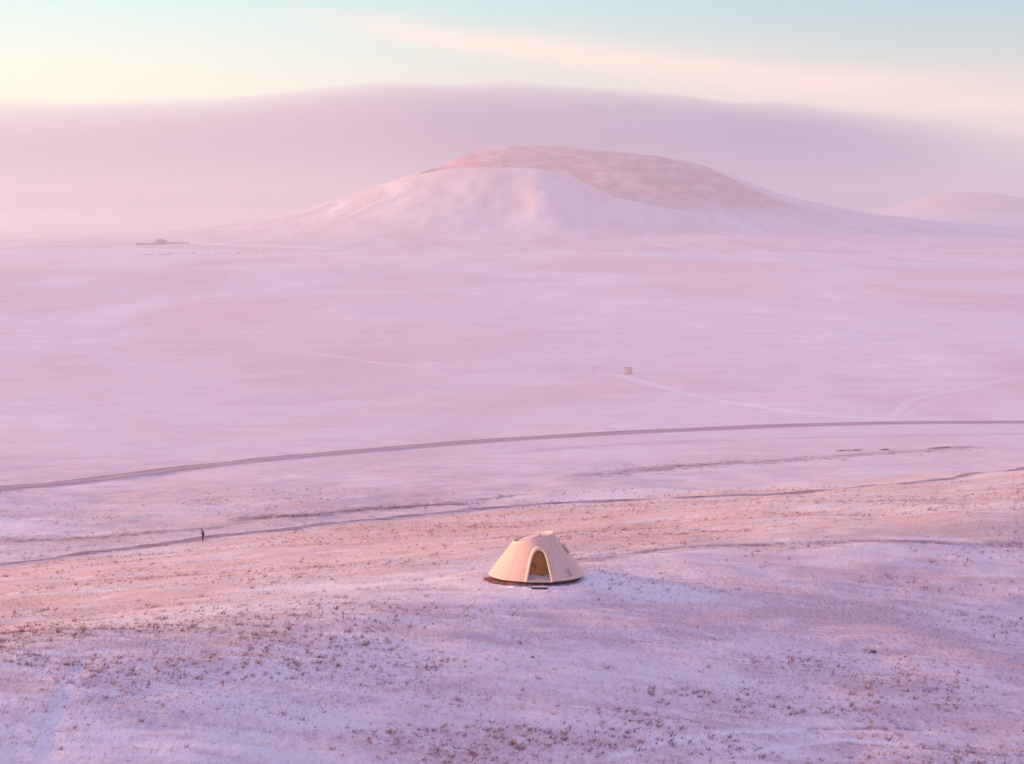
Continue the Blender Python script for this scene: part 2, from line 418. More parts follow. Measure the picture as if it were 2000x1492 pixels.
edge = m.ramp(m.math('ADD', m.math('ABSOLUTE', ac), m.math('MULTIPLY_ADD', n2, 0.5, -0.25)), 0.50, 0.95)
lane = m.ramp(m.math('ABSOLUTE', m.math('SUBTRACT', m.math('ABSOLUTE', ac), 0.42)), 0.05, 0.30)
col = m.mix(lane, (0.40, 0.26, 0.27), (0.54, 0.39, 0.40))
col = m.mix(m.ramp(n1, .45, .7, 0, .5), col, (0.62, 0.52, 0.55))
col = m.mix(edge, col, (0.70, 0.62, 0.68)); principled(m, col, .8, .15, n2, .3, .03)
road_pts = smooth_pts([ground_at(*p) for p in [(-140, 972), (0, 954), (250, 928), (500, 899), (750, 877), (1000, 857), (1250, 843), (1500, 832), (1750, 825.5), (2000, 824), (2150, 824)]], 10)
road = ribbon('road', road_pts, 4.1, 0.07, Mr, 11, crown=0.04, step=1.2); tag(road, kind='structure')
Mp, m = mat('trodden_gravel')
pos = m.node('ShaderNodeNewGeometry').outputs['Position']
ac = m.node('ShaderNodeAttribute', attribute_name='across').outputs['Fac']
n1 = m.math('ADD', m.math('MULTIPLY', m.noise(pos, 2.2, 5, 0.7, 0.4), .6), m.math('MULTIPLY', m.noise(m.mapping(pos, rot=(0, 0, R(-32)), scale=(.22, 1, 1)), .55, 3, .6), .4)); n2 = m.noise(m.mapping(pos, rot=(0, 0, R(-32)), scale=(.3, 1, 1)), 1.2, 4, 0.6)
edge = m.ramp(m.math('ADD', m.math('ABSOLUTE', ac), m.math('MULTIPLY_ADD', n1, 2.0, -1.0)), 0.40, 0.80)
col = m.mix(m.ramp(n1, .38, .62), (0.20, 0.11, 0.13), (0.50, 0.36, 0.40)); col = m.mix(m.ramp(n2, .5, .68, 0, .6), col, (0.74, 0.66, 0.74))
col = m.mix(edge, col, (0.76, 0.66, 0.72)); principled(m, col, .9, .1, n1, .8, .25)
tp = smooth_pts([ground_at(*p) for p in [(-120, 1122), (0, 1103), (150, 1083), (300, 1065), (450, 1046), (600, 1028), (800, 1008), (1000, 989), (1200, 977), (1400, 967), (1600, 957), (1800, 940), (2000, 916), (2100, 902)]], 10)
track = ribbon('path', tp, 2.7, 0.06, Mp, 13, jitter=1.0, step=.6, hw_noise=.35); tag(track, kind='structure')

# ------------------------------------------------------------------ dry grass and scrub
def simple_grass(name, a, b):
    M, m = mat(name); pos = m.node('ShaderNodeNewGeometry')
    n = m.noise(pos.outputs['Position'], 0.8, 3, .6)
    principled(m, m.mix(m.ramp(n, .35, .65), a, b), .8, .1); return M
M_grass = simple_grass('dry_grass', (0.17, 0.06, 0.06), (0.36, 0.18, 0.13))
M_stub = simple_grass('straw_stubble', (0.27, 0.14, 0.18), (0.46, 0.27, 0.22))
M_scrub = simple_grass('dry_scrub', (0.20, 0.11, 0.13), (0.34, 0.20, 0.20))

def blades(cx, cy_, cz, n, spread, hgt, wid, lean):
    """n blades round each centre -> vertices (N*3,3)"""
    N = len(cx); idx = np.repeat(np.arange(N), n); K = N * n
    a = rng.uniform(0, 2 * np.pi, K); r = spread[idx] * np.sqrt(rng.uniform(0, 1, K))
    bx = cx[idx] + r * np.cos(a); by = cy_[idx] + r * np.sin(a); bz = cz[idx] - 0.02
    h = hgt[idx] * rng.uniform(.5, 1.1, K); ww = wid * rng.uniform(.6, 1.3, K) * (hgt[idx] / .25) ** .5
    th = rng.uniform(0, np.pi, K); dx, dy = np.cos(th) * ww, np.sin(th) * ww
    lx = lean * h * rng.normal(.6, .5, K) + r * np.cos(a) * .9; ly = h * rng.normal(-.1, .35, K) + r * np.sin(a) * .9
    V = np.stack([np.stack([bx - dx, by - dy, bz], -1), np.stack([bx + dx, by + dy, bz], -1), np.stack([bx + lx, by + ly, bz + h], -1)], 1)
    return V.reshape(-1, 3)
def fan_points(N, y0, y1, pw=1.0):
    y = y0 + (y1 - y0) * rng.uniform(0, 1, N) ** pw
    x = rng.uniform(-1, 1, N) * (0.275 * y + 8); return x, y
def off_pod(x, y, rr=5.0): return np.hypot(x - PX, y - PY) > rr
# clumps, thick in patches
x, y = fan_points(70000, 98, 335, 1.25)
pt = fbm((x * .9 + .45 * y) / 13, (y * .9 - .45 * x) / 8, 91, 4) + .35 * fbm(x / 60, y / 45, 93, 2)
sz = rng.uniform(0, 1, len(x)) ** 3.5
keep = (rng.uniform(0, 1, len(x)) < np.clip(pt * 2.2 + .20, .03, 1)) & off_pod(x, y, 5.6)
brown = sstep(185, 130, y) * .6 + .4
keep &= rng.uniform(0, 1, len(x)) < brown
keep &= ~(seg_dist(x, y, tp) < 1.8)
x, y, sz = x[keep], y[keep], sz[keep]
V = blades(x, y, gz(x, y), 11, .05 + .16 * sz, .08 + .38 * sz, .018, .6)
g = link('grass', tri_mesh('grass', V, np.arange(len(V)).reshape(-1, 3)), M_grass)
tag(g, 'scattered tufts of reddish-brown dry grass poking through the snow', 'grass', None, 'stuff')
# fine stubble
x, y = fan_points(170000, 98, 330, 1.3)
pt = fbm((x + .5 * y) / 20, (y - .4 * x) / 9, 95, 4)
keep = (rng.uniform(0, 1, len(x)) < np.clip(.55 + pt * 1.3, .05, 1)) & off_pod(x, y, 4.9) & ~(seg_dist(x, y, tp) < 1.5)
x, y = x[keep], y[keep]
V = blades(x, y, gz(x, y), 3, np.full(len(x), .06), rng.uniform(.06, .19, len(x)), .024, .7)
g = link('stubble', tri_mesh('stubble', V, np.arange(len(V)).reshape(-1, 3)), M_stub)
tag(g, 'fine short straw stubble showing all over the thin snow', 'grass', None, 'stuff')
# rough scrub along the foot of the rise and by the road ditch
cx_, cy_ = [], []
for pxs, n, wd_ in (([(490, 1013), (620, 1003), (760, 990), (905, 983)], 600, 2.6), ([(0, 1052), (200, 1048), (420, 1031)], 200, 2.8),
                 ([(1150, 926), (1250, 917), (1330, 912), (1420, 905)], 300, 4.5), ([(1420, 905), (1600, 896), (1900, 875)], 200, 4.0), ([(940, 975), (1000, 968)], 50, 1.0)):
    P = gpath(pxs, 6); t = rng.uniform(0, len(P) - 1.001, n); i = t.astype(int); f = (t - i)[:, None]
    Q = P[i] * (1 - f) + P[i + 1] * f + rng.normal(0, wd_ * .6, (n, 2)); cx_.append(Q[:, 0]); cy_.append(Q[:, 1])
t = rng.uniform(0, len(tp) - 1.001, 1500); i = t.astype(int); f = (t - i)[:, None]; Q = tp[i] * (1 - f) + tp[i + 1] * f + rng.normal(0, 1.0, (1500, 2))
kq = fbm(t / 3, t * 0, 151, 3) > -.15; cx_.append(Q[kq, 0]); cy_.append(Q[kq, 1])
x = np.concatenate(cx_); y = np.concatenate(cy_); s_ = rng.uniform(.2, 1, len(x)) ** 1.6; s_[-int(kq.sum()):] *= .22
V = blades(x, y, gz(x, y), 14, .10 + .40 * s_, .06 + .24 * s_, .025, .4)
g = link('scrub', tri_mesh('scrub', V, np.arange(len(V)).reshape(-1, 3)), M_scrub)
tag(g, 'low dark scrub and weeds in strips beside the footpath and the road ditch', 'scrub', None, 'stuff')

# ================================================================== things
def empty(name, loc, rz=0):
    o = D.objects.new(name, None); COL.objects.link(o); o.location = loc; o.rotation_euler = (0, 0, rz)
    o.empty_display_size = .3; return o
def bm_link(name, bm, m_, parent=None, smooth=False):
    bmesh.ops.recalc_face_normals(bm, faces=bm.faces)
    me = D.meshes.new(name); bm.to_mesh(me); bm.free(); return link(name, me, m_, parent, smooth)
def add_box(bm, c, s, rot=None, bevel=0.0):
    r = bmesh.ops.create_cube(bm, size=1.0); vs = r['verts']
    M4 = Matrix.Translation(c) @ (rot.to_4x4() if rot else Matrix.Identity(4)) @ Matrix.Diagonal((*s, 1))
    bmesh.ops.transform(bm, matrix=M4, verts=vs)
    if bevel:
        es = list({e for v in vs for e in v.link_edges}); bmesh.ops.bevel(bm, geom=es, offset=bevel, segments=2, affect='EDGES', profile=.5)
    return vs
def add_quads(bm, rows, close=False):
    """rows of points -> quads between consecutive rows"""
    vr = [[bm.verts.new(p) for p in r] for r in rows]
    for a, b in zip(vr[:-1], vr[1:]):
        n = len(a); rr = range(n if close else n - 1)
        for k in rr: bm.faces.new((a[k], a[(k + 1) % n], b[(k + 1) % n], b[k]))
    return vr

# ---- materials of the pod
M_shell = simple('cream_fibreglass', (0.74, 0.50, 0.42), .42, .03, 0.8, .4, .04)
M_frame = simple('cream_moulded_frame', (0.78, 0.56, 0.45), .38, .03, 1.5, .45, .03)
M_deck = simple('pale_roof_panel', (0.60, 0.45, 0.46), .55, .06, 2.0, .3, .05)
M_wood = simple('amber_plywood', (0.62, 0.25, 0.035), .5, .10, 2.2, .3, .05)
M_seam = simple('dark_seam', (0.40, 0.27, 0.25), .8, .1)
M_black = simple('black_metal', (0.03, 0.025, 0.035), .5, .2, 9, .4)
M_base = simple('gap_shade_base', (0.035, 0.025, 0.035), .8, .3, 4)
M_vent = simple('grey_vent', (0.50, 0.40, 0.40), .6, .05)
M_tan = simple('tan_window_frame', (0.42, 0.29, 0.22), .5, .08)
M_glass = simple('dark_glass', (0.10, 0.08, 0.10), .12, .1, 2, .6, 0)
M_snow = simple('loose_snow', (0.82, 0.76, 0.83), .8, .04, 5, .15, .5)

RB = 4.22; BZ = 0.36
def cone_pt(th, v, off=0.0):
    b = np.array([RB * math.cos(th), RB * math.sin(th), BZ])
    tx_ = -0.30 + 1.80 * math.cos(th); ty_ = 1.76 * math.sin(th)
    t = np.array([tx_, ty_, BZ + 3.19 + 0.214 * (tx_ + .3)])
    p = b + (t - b) * v
    bulge = 0.01 * math.sin(math.pi * v)
    n = np.array([math.cos(th) * .78, math.sin(th) * .78, .62])
    return p + n * (bulge + off)
ARCH_IN = [(0.0, 1.13), (0.12, 1.10), (0.5, 1.005), (0.85, .91), (1.2, .82), (1.58, .715), (1.80, .655), (1.97, .585), (2.13, .50), (2.26, .405), (2.36, .29), (2.42, .17), (2.445, .0)]
def arch(z_add, w_add, n=46):
    zz, ww = np.array(ARCH_IN).T
    P = [(-w, z) for z, w in ARCH_IN] + [(w, z) for z, w in ARCH_IN[-2::-1]]
    P = np.array(P); 
    L = np.concatenate([[0], np.cumsum(np.hypot(*np.diff(P, axis=0).T))]); s = np.linspace(0, L[-1], n)
    x = np.interp(s, L, P[:, 0]); z = np.interp(s, L, P[:, 1])
    tx = np.gradient(x); tz = np.gradient(z); q = np.hypot(tx, tz); nx, nz = -tz / q, tx / q
    k = w_add + (z_add - w_add) * np.clip(nz, 0, 1) ** 2
    x = x * .91 + nx * k + .17; z = z + nz * k
    z[0] = z[-1] = 0; return x, z
ax_y = lambda z: -4.31 + 0.68 * z
def build_pod():
    t = empty('dome_cabin', (PX, PY, PZ))
    # shell with the doorway cut out
    bm = bmesh.new(); NT_, NV = 256, 56
    xin, zin = arch(0.10, .06)
    def in_door(p):
        if p[1] > -.5: return False
        z = p[2] - BZ
        if z > 2.55: return False
        w = np.interp(z, [a[0] for a in ARCH_IN], [a[1] for a in ARCH_IN]) + .07
        return abs(p[0] - .17) < w * .92 and z < 2.50
    V = [[bm.verts.new(cone_pt(2 * math.pi * k / NT_, v / NV)) for k in range(NT_)] for v in range(NV + 1)]
    for v in range(NV):
        for k in range(NT_):
            q = [V[v][k], V[v][(k + 1) % NT_], V[v + 1][(k + 1) % NT_], V[v + 1][k]]
            c_ = sum((u.co for u in q), Vector()) / 4
            if not in_door(c_): bm.faces.new(q)
    bmesh.ops.delete(bm, geom=[v for v in bm.verts if not v.link_faces], context='VERTS')
    o = bm_link('shell', bm, M_shell, t, True)
    sm = o.modifiers.new('thick', 'SOLIDIFY'); sm.thickness = .06; sm.offset = -1
    # rounded rim at the slanted top
    bm = bmesh.new(); rows = []
    for k in range(96):
        th = 2 * math.pi * k / 96; p = cone_pt(th, 1.0); e = Vector((math.cos(th), math.sin(th), 0)); r_ = []
        for a in range(14):
            b = 2 * math.pi * a / 14; r_.append(Vector(p) - e * .05 + e * math.cos(b) * .105 + Vector((0, 0, math.sin(b) * .105 - .01)))
        rows.append(r_)
    rows.append(rows[0]); add_quads(bm, rows, True); bmesh.ops.remove_doubles(bm, verts=bm.verts, dist=1e-4)
    bm_link('rim', bm, M_frame, t, True)
    # sunken roof panel and the tilted lid
    def top_pt(rx, ry, cx, th, dz):
        x = cx + rx * math.cos(th); y = ry * math.sin(th); return Vector((x, y, BZ + 3.19 + .214 * (x + .3) + dz))
    bm = bmesh.new()
    rows = [[top_pt(1.74 * f, 1.70 * f, -.3, 2 * math.pi * k / 96, -.17 * min(1, (1 - f) * 9)) for k in range(96)] for f in (1, .97, .93, .88, .6, .3, .02)]
    vr = add_quads(bm, rows, True); bm.faces.new(vr[-1]); bm_link('roof_panel', bm, M_deck, t, True)
    bm = bmesh.new(); cx0 = -.73
    def lid_pt(f, th, up):
        p = top_pt(1.14 * f, 1.14 * f, cx0, th, 0); p.z += -.15 + .13 * (p.x - (cx0 - 1.2)) + up; return p
    rows = [[lid_pt(f, 2 * math.pi * k / 80, u) for k in range(80)] for f, u in ((.985, -.22), (1, -.04), (1, .015), (.985, .045), (.95, .055), (.5, .06), (.02, .06))]
    vr = add_quads(bm, rows, True); bm.faces.new(vr[-1]); bm_link('roof_lid', bm, M_deck, t, True)
    # arched door frame
    bm = bmesh.new(); n = 60
    prof_ = [(0.0, .00), (.015, -.05), (.05, -.085), (.5, -.10), (.95, -.085), (.985, -.05), (1.0, .0)]
    xi, zi = arch(0, 0, n); xo, zo = arch(.30, .17, n); rows = []
    rows.append([Vector((xi[k], ax_y(zi[k]) + .45, BZ + zi[k])) for k in range(n)])
    for f, d in prof_:
        x = xi + (xo - xi) * f; z = zi + (zo - zi) * f
        rows.append([Vector((x[k], ax_y(z[k]) + d, BZ + z[k] - d * .3)) for k in range(n)])
    rows.append([Vector((xo[k] + .05 * np.sign(xo[k] - .2), ax_y(zo[k]) + .16, BZ + zo[k] + .02)) for k in range(n)])
    rows.append([Vector((xo[k] + .10 * np.sign(xo[k] - .2), ax_y(zo[k]) + .75, BZ + zo[k] + .02)) for k in range(n)])
    add_quads(bm, rows); bm_link('door_frame', bm, M_frame, t, True)
    # timber-lined porch recess
    bm = bmesh.new(); rows = []
    for yy in (None, -2.05):
        rows.append([Vector((xi[k] * (1 if yy is None else .98), (ax_y(zi[k]) + .42) if yy is None else yy, BZ + .02 + zi[k] * .995)) for k in range(n)])
    add_quads(bm, rows); bm_link('porch_lining', bm, M_wood, t, True)
    bm = bmesh.new(); add_box(bm, (.2, -2.02, BZ + 1.22), (1.9, .06, 2.4)); bm_link('porch_back_wall', bm, M_wood, t)
    dr = None
    bm = bmesh.new(); add_box(bm, (-.02, -2.08, BZ + 1.12), (.98, .05, 2.0), bevel=.008); dr = bm_link('door', bm, M_wood, t)
    bm = bmesh.new(); add_box(bm, (-.40, -2.16, BZ + 1.16), (.13, .05, .30), bevel=.01); bm_link('lock', bm, M_black, dr)
    bm = bmesh.new(); add_box(bm, (-.13, -2.15, BZ + 1.16), (.06, .06, .10), bevel=.01); add_box(bm, (-.12, -2.16, BZ + .95), (.11, .06, .17), bevel=.01); bm_link('handle', bm, M_black, dr)
    bm = bmesh.new(); add_box(bm, (.68, -2.065, BZ + 1.1), (.02, .03, 2.1)); bm_link('trim', bm, M_seam, t)
    # threshold and blown-in snow
    bm = bmesh.new(); add_box(bm, (.2, -3.17, BZ + .05), (2.14, 2.18, .16), bevel=.02); bm_link('threshold', bm, M_frame, t)
    xs_, ys_ = np.meshgrid(np.linspace(-.85, 1.24, 50), np.linspace(-3.95, -2.12, 40))
    hh = .135 + .17 * np.exp(-((ys_ + 2.2) / .5) ** 2) * (.5 + fbm(xs_ * 2.2, ys_ * 2, 7, 3)) + .03 * fbm(xs_ * 4, ys_ * 4, 9, 2) - .05 * np.clip((-3.7 - ys_) * 5, 0, 1)
    link('snow_drift', grid_mesh('snow_drift', xs_, ys_, BZ + hh), M_snow, t)
    # seams
    for deg in (-51, -36, -128, -170, 20, 60, 100, 150):
        th = R(deg); bm = bmesh.new(); dth = .009 / RB
        rows = [[Vector(cone_pt(th - dth * (1 + v * 1.3), v, .006)), Vector(cone_pt(th + dth * (1 + v * 1.3), v, .006))] for v in np.linspace(.01, .97, 30)]
        add_quads(bm, rows); bm_link('panel_seam', bm, M_seam, t)
    # low vent grille
    vt = empty('vent', (0, 0, 0)); vt.parent = t
    bm = bmesh.new(); rows = [[Vector(cone_pt(R(a), v, .014)) for a in np.linspace(-47.5, -39.5, 6)] for v in np.linspace(.07, .24, 6)]
    add_quads(bm, rows); bm_link('grille', bm, M_vent, vt)
    for v in np.linspace(.085, .225, 9):
        bm = bmesh.new(); rows = [[Vector(cone_pt(R(a), v + d, .02)) for a in np.linspace(-47.2, -39.8, 6)] for d in (0, .006)]
        add_quads(bm, rows); bm_link('slat', bm, M_seam, vt)
    # side window box on the right flank
    th = R(-6); p = Vector(cone_pt(th, .62)); n_ = Vector((math.cos(th) * .78, math.sin(th) * .78, .62)).normalized()
    up = (Vector(cone_pt(th, .7)) - Vector(cone_pt(th, .5))).normalized(); sd = up.cross(n_); Mx = Matrix((sd, up, n_)).transposed()
    bm = bmesh.new()
    for a, b, sx, sy in ((0, .40, .95, .09), (0, -.40, .95, .09), (-.43, 0, .09, .72), (.43, 0, .09, .72)):
        add_box(bm, p + sd * a + up * b + n_ * .03, (sx, sy, .14), Mx, .008)
    wf = bm_link('window', bm, M_tan, t)
    bm = bmesh.new(); add_box(bm, p + n_ * .06, (.80, .72, .06), Mx); bm_link('pane', bm, M_glass, wf)
    # base ring below, near-black to paint in the shadow gap
    bm = bmesh.new()
    rows = [[Vector((r_ * math.cos(a), r_ * math.sin(a), z)) for a in np.linspace(0, 2 * math.pi, 80, endpoint=False)] for r_, z in ((3.78, -.25), (3.78, .30), (4.14, .33), (4.14, BZ + .02), (3.9, BZ + .03), (.1, BZ + .03))]
    add_quads(bm, rows, True); bm_link('base', bm, M_base, t)
    return t
pod = build_pod()
tag(pod, 'cream cone-shaped cabin with slanted flat top and arched amber doorway on the snow', 'cabin')

# ---- step in front of the door
def build_step():
    x, y = PX + .17, PY - 5.25; t = empty('door_step', (x, y, float(gz(x, y)) - .13), R(-2))
    bm = bmesh.new(); add_box(bm, (0, 0, .27), (1.28, .72, .05), bevel=.008); bm_link('tread', bm, simple('snowy_tread', (.66, .56, .62), .7, .12, 3), t)
    bm = bmesh.new(); add_box(bm, (0, -.375, .20), (1.36, .06, .17), bevel=.006); add_box(bm, (0, .375, .20), (1.36, .06, .17)); add_box(bm, (.66, 0, .20), (.06, .69, .17)); add_box(bm, (-.66, 0, .20), (.06, .69, .17))
    bm_link('tread_frame', bm, M_black, t)
    for sx in (-1, 1):
        for sy in (-1, 1):
            bm = bmesh.new(); add_box(bm, (sx * .6, sy * .33, .04), (.07, .07, .32)); bm_link('leg', bm, M_black, t)
    return t
tag(build_step(), 'low dark metal step dusted with snow in front of the cabin doorway', 'step')

# ---- rubble and loose earth round the left of the base
def lump(name, p, r, m_, seed, squash=.6, parent=None, sub=3, rough=.35, sx=1.0, sink=.2):
    bm = bmesh.new(); bmesh.ops.create_icosphere(bm, subdivisions=sub, radius=1.0)
    for v in bm.verts:
        c_ = v.co.copy(); k = 1 + rough * float(fbm(c_.x * 1.6 + seed, c_.y * 1.6 + c_.z * 1.3, seed, 3)); v.co = Vector((c_.x * k * r * sx, c_.y * k * r, c_.z * k * r * squash))
    o = bm_link(name, bm, m_, parent, sub > 3); o.location = (p[0], p[1], float(gz(*p)) + r * squash * (1 - sink) - r * squash * .5) if len(p) == 2 else p
    o.rotation_euler.z = seed * 1.7; return o
M_rock = simple('dark_stone', (.13, .085, .11), .85, .3, 5, .2, .6)
M_earth = simple('red_brown_earth', (.26, .12, .095), .9, .35, 3, .1, .8)
# thin turned-up earth with dry stalks along the base edge
N = 400; th = rng.uniform(R(195), R(330), N); th[:350] = rng.uniform(R(188), R(256), 350)
rr = 4.0 + rng.uniform(-.15, .62, N) * np.where(th < R(260), 1.0, .7)
x = PX + rr * np.cos(th); y = PY + rr * np.sin(th)
V = blades(x, y, gz(x, y), 9, np.full(N, .10), rng.uniform(.08, .30, N), .022, .4)
g = link('dry_stalks', tri_mesh('dry_stalks', V, np.arange(len(V)).reshape(-1, 3)), simple_grass('rust_stalks', (.34, .13, .09), (.50, .25, .16)))
tag(g, 'rust-brown dry stalks and litter packed round the foot of the cabin', 'grass', None, 'stuff')
def mound():
    a, r_ = np.meshgrid(np.linspace(R(185), R(272), 90), np.linspace(3.6, 5.5, 26))
    X = PX + r_ * np.cos(a); Y = PY + r_ * np.sin(a); n_ = fbm(X * 1.5, Y * 1.5, 121, 4)
    k = np.exp(-((r_ - 4.25) / .45) ** 2) * sstep(R(185), R(196), a) * sstep(R(268), R(248), a)
    Z = gz(X, Y) + k * (.12 + .20 * n_) * np.where(np.degrees(a) < 250, 1.1, .25) - .03
    return grid_mesh('earth_bank', X, Y, Z)
eb = link('earth_bank', mound(), M_earth); tag(eb, kind='structure')
def drift():
    a, r_ = np.meshgrid(np.linspace(R(222), R(300), 120), np.linspace(4.3, 6.6, 40))
    X = PX + r_ * np.cos(a); Y = PY + r_ * np.sin(a); n_ = fbm(X * 1.7, Y * 1.7, 127, 4)
    k = np.exp(-((r_ - 5.15) / .42) ** 2) * sstep(R(232), R(250), a) * sstep(R(300), R(286), a)
    return grid_mesh('snow_drift', X, Y, gz(X, Y) + k * (.12 + .16 * n_) - .03)
sd_ = link('snow_drift', drift(), M_snow); tag(sd_, kind='structure')

for (px, py, r_, lab) in ((1705, 1274, .22, 'flat dark stone alone on pale snow at lower right'), (588, 1098, .12, 'small dark stone on the orange-lit slope, upper of two left of the cabin'),
                          (648, 1131, .12, 'small dark stone on the orange-lit slope, lower of two left of the cabin'), (1040, 1283, .12, 'small black stone below the cabin in the foreground snow'),
                          (1768, 1283, .10, 'small grey stone right of the flat dark stone')):
    o = lump('rock', ground_at(px, py), r_, M_rock, px % 13, .6, sx=1.3); tag(o, lab, 'stone')

# ---- shrubs beyond the footpath on the right
for k, (px, py, L_, lab) in enumerate(((1643, 880, 2.2, 'low dark shrub beyond the path, leftmost of the row at right'), (1668, 879, 2.6, 'low dark shrub beyond the path, second from left in the row'),
                                     (1727, 878, 1.7, 'short dark shrub beyond the path, middle of the row at right'), (1824, 874.5, 2.3, 'low dark shrub beyond the path, second from right in the row'),
                                     (1846, 873, 2.6, 'low dark shrub beyond the path, rightmost of the row'))):
    gx_, gy_ = ground_at(px, py); n = 26
    lx = rng.uniform(-L_ / 2, L_ / 2, n); ly = lx * .45 + rng.normal(0, .15, n); hh = .12 + .30 * rng.uniform(0, 1, n)
    V = blades(lx, ly, np.asarray(gz(gx_ + lx, gy_ + ly)) - float(gz(gx_, gy_)), 12, np.full(n, .3), hh, .022, .4)
    o = link('shrub', tri_mesh('shrub', V, np.arange(len(V)).reshape(-1, 3)), M_scrub); o.location = (gx_, gy_, float(gz(gx_, gy_)))
    tag(o, lab, 'shrub', 'shrubs in a row beyond the path')

# ---- thin poles
M_pole = simple('weathered_pole', (.42, .27, .29), .8, .2, 9)
for px, py, h_, r_, lean, lab in ((1371, 925, 2.1, .045, -.10, 'thin leaning wooden pole among weeds between road and footpath'), (1158, 733, 2.6, .08, 0, 'short upright pole standing in the snow left of the little hut'),
                                  (1161, 730, 2.4, .06, .03, 'thinner pole close behind the upright pole left of the little hut')):
    gx_, gy_ = ground_at(px, py); bm = bmesh.new()
    rows = [[Vector((r_ * (1 - .3 * z / h_) * math.cos(a) + lean * z, r_ * (1 - .3 * z / h_) * math.sin(a), z)) for a in np.linspace(0, 2 * math.pi, 10, endpoint=False)] for z in np.linspace(-.2, h_, 6)]
    vr = add_quads(bm, rows, True); bm.faces.new(vr[-1]); o = bm_link('pole', bm, M_pole, None, True); o.location = (gx_, gy_, float(gz(gx_, gy_)))
    tag(o, lab, 'pole')

# ---- hut
def build_hut():
    x, y = ground_at(1227, 731.5); t = empty('utility_hut', (x, y, float(gz(x, y))), R(-11))
    wall = simple('grey_render', (.70, .55, .60), .8, .1, 2); ro = simple('dark_roof_edge', (.52, .38, .45), .7, .1)
    bm = bmesh.new(); add_box(bm, (0, 0, 1.02), (2.05, 1.9, 1.75)); w_ = bm_link('wall', bm, wall, t)
    bm = bmesh.new(); add_box(bm, (0, 0, 1.98), (2.3, 2.15, .17), bevel=.02); bm_link('roof', bm, ro, t)
    bm = bmesh.new(); add_box(bm, (0, 0, .03), (2.2, 2.05, .30)); bm_link('plinth', bm, simple('brown_plinth', (.60, .42, .44), .8, .1), t)
    bm = bmesh.new(); add_box(bm, (.2, -.965, .95), (.75, .05, 1.5), bevel=.01); d_ = bm_link('door', bm, simple('dull_pink_door', (.62, .46, .50), .7, .1), t)
    bm = bmesh.new(); add_box(bm, (-.05, -1.0, .95), (.04, .05, .14)); bm_link('handle', bm, M_black, d_)
    return t
tag(build_hut(), 'small flat-roofed grey hut where the snow track ends on the misty plain', 'hut')

# ---- far farm on the left
def far_xy(px, py, kz=0): return ground_at(px, py)
M_hay = simple('old_hay', (.40, .22, .23), .9, .25, .15); M_barn = simple('brown_barn', (.42, .24, .26), .9, .2, .1)
p_ = far_spot(313, 478)
o = lump('haystack', (p_.x, p_.y, p_.z + 2.2), 10.5, M_hay, 3, .62, sub=4, rough=.22, sx=1.0, sink=.25); o.rotation_euler.z = 0; tag(o, 'big rounded brown haystack on the far left plain', 'haystack')
def barn(px, py, L_, h_, rz, lab):
    t = empty('barn', far_spot(px, py) - Vector((0, 0, .5)), rz)
    bm = bmesh.new(); add_box(bm, (0, 0, h_ / 2), (L_, 9, h_)); bm_link('wall', bm, M_barn, t)
    bm = bmesh.new()
    rows = [[Vector((sx * (L_ / 2 + .6), yy, zz)) for yy, zz in ((-5.2, h_ - .2), (0, h_ + 1.6), (5.2, h_ - .2))] for sx in (-1, 1)]
    vr = add_quads(bm, rows); bm_link('roof', bm, M_hay, t); tag(t, lab, 'barn')
barn(285, 479, 30, 1.6, R(6), 'long low brown barn left of the far haystack')
barn(348, 476.5, 34, 1.2, R(10), 'long low brown barn right of the far haystack')

# ---- grazing herd
def skin_mesh(name, verts, edges, radii, mt, sub=1, parent=None):
    me = D.meshes.new(name); me.from_pydata(verts, edges, []); o = D.objects.new(name, me); COL.objects.link(o)
    sk = o.modifiers.new('skin', 'SKIN'); me.skin_vertices[0].data[0].use_root = True
    for k, r_ in enumerate(radii): me.skin_vertices[0].data[k].radius = (r_, r_) if not isinstance(r_, tuple) else r_
    sk.use_smooth_shade = True
    if sub: sb = o.modifiers.new('sub', 'SUBSURF'); sb.levels = sb.render_levels = sub
    dg = bpy.context.evaluated_depsgraph_get(); me2 = D.meshes.new_from_object(o.evaluated_get(dg)); me2.name = name
    o.modifiers.clear(); old = o.data; o.data = me2; D.meshes.remove(old); me2.materials.clear(); me2.materials.append(mt); me2.shade_smooth()
    if parent: o.parent = parent
    return o
M_hide = simple('dark_brown_hide', (.30, .16, .17), .8, .3, 2)
cv = [(0, 0, 1.05), (.45, 0, 1.05), (.85, 0, 1.02), (-.45, 0, 1.08), (-.80, 0, 1.10), (1.15, 0, .95), (1.42, 0, .55), (1.58, 0, .25),       # trunk, neck, head lowered
      (.78, .22, .75), (.80, .22, .42), (.78, .22, .02), (.78, -.22, .75), (.68, -.22, .42), (.70, -.22, .02),
      (-.78, .22, .78), (-.92, .22, .45), (-.84, .22, .02), (-.78, -.22, .78), (-.88, -.22, .45), (-.76, -.22, .02), (-1.05, 0, 1.12), (-1.12, 0, .55),
      (1.36, .14, .72), (1.36, -.14, .72)]
ce = [(0, 1), (1, 2), (0, 3), (3, 4), (2, 5), (5, 6), (6, 7), (2, 8), (8, 9), (9, 10), (2, 11), (11, 12), (12, 13), (4, 14), (14, 15), (15, 16), (4, 17), (17, 18), (18, 19), (4, 20), (20, 21), (6, 22), (6, 23)]
cr = [.36, .38, .33, .36, .30, .20, .15, .10, .13, .075, .05, .13, .075, .05, .15, .075, .05, .15, .075, .05, .05, .03, .04, .04]
cow = skin_mesh('grazing_horse', cv, ce, cr, M_hide, 1)
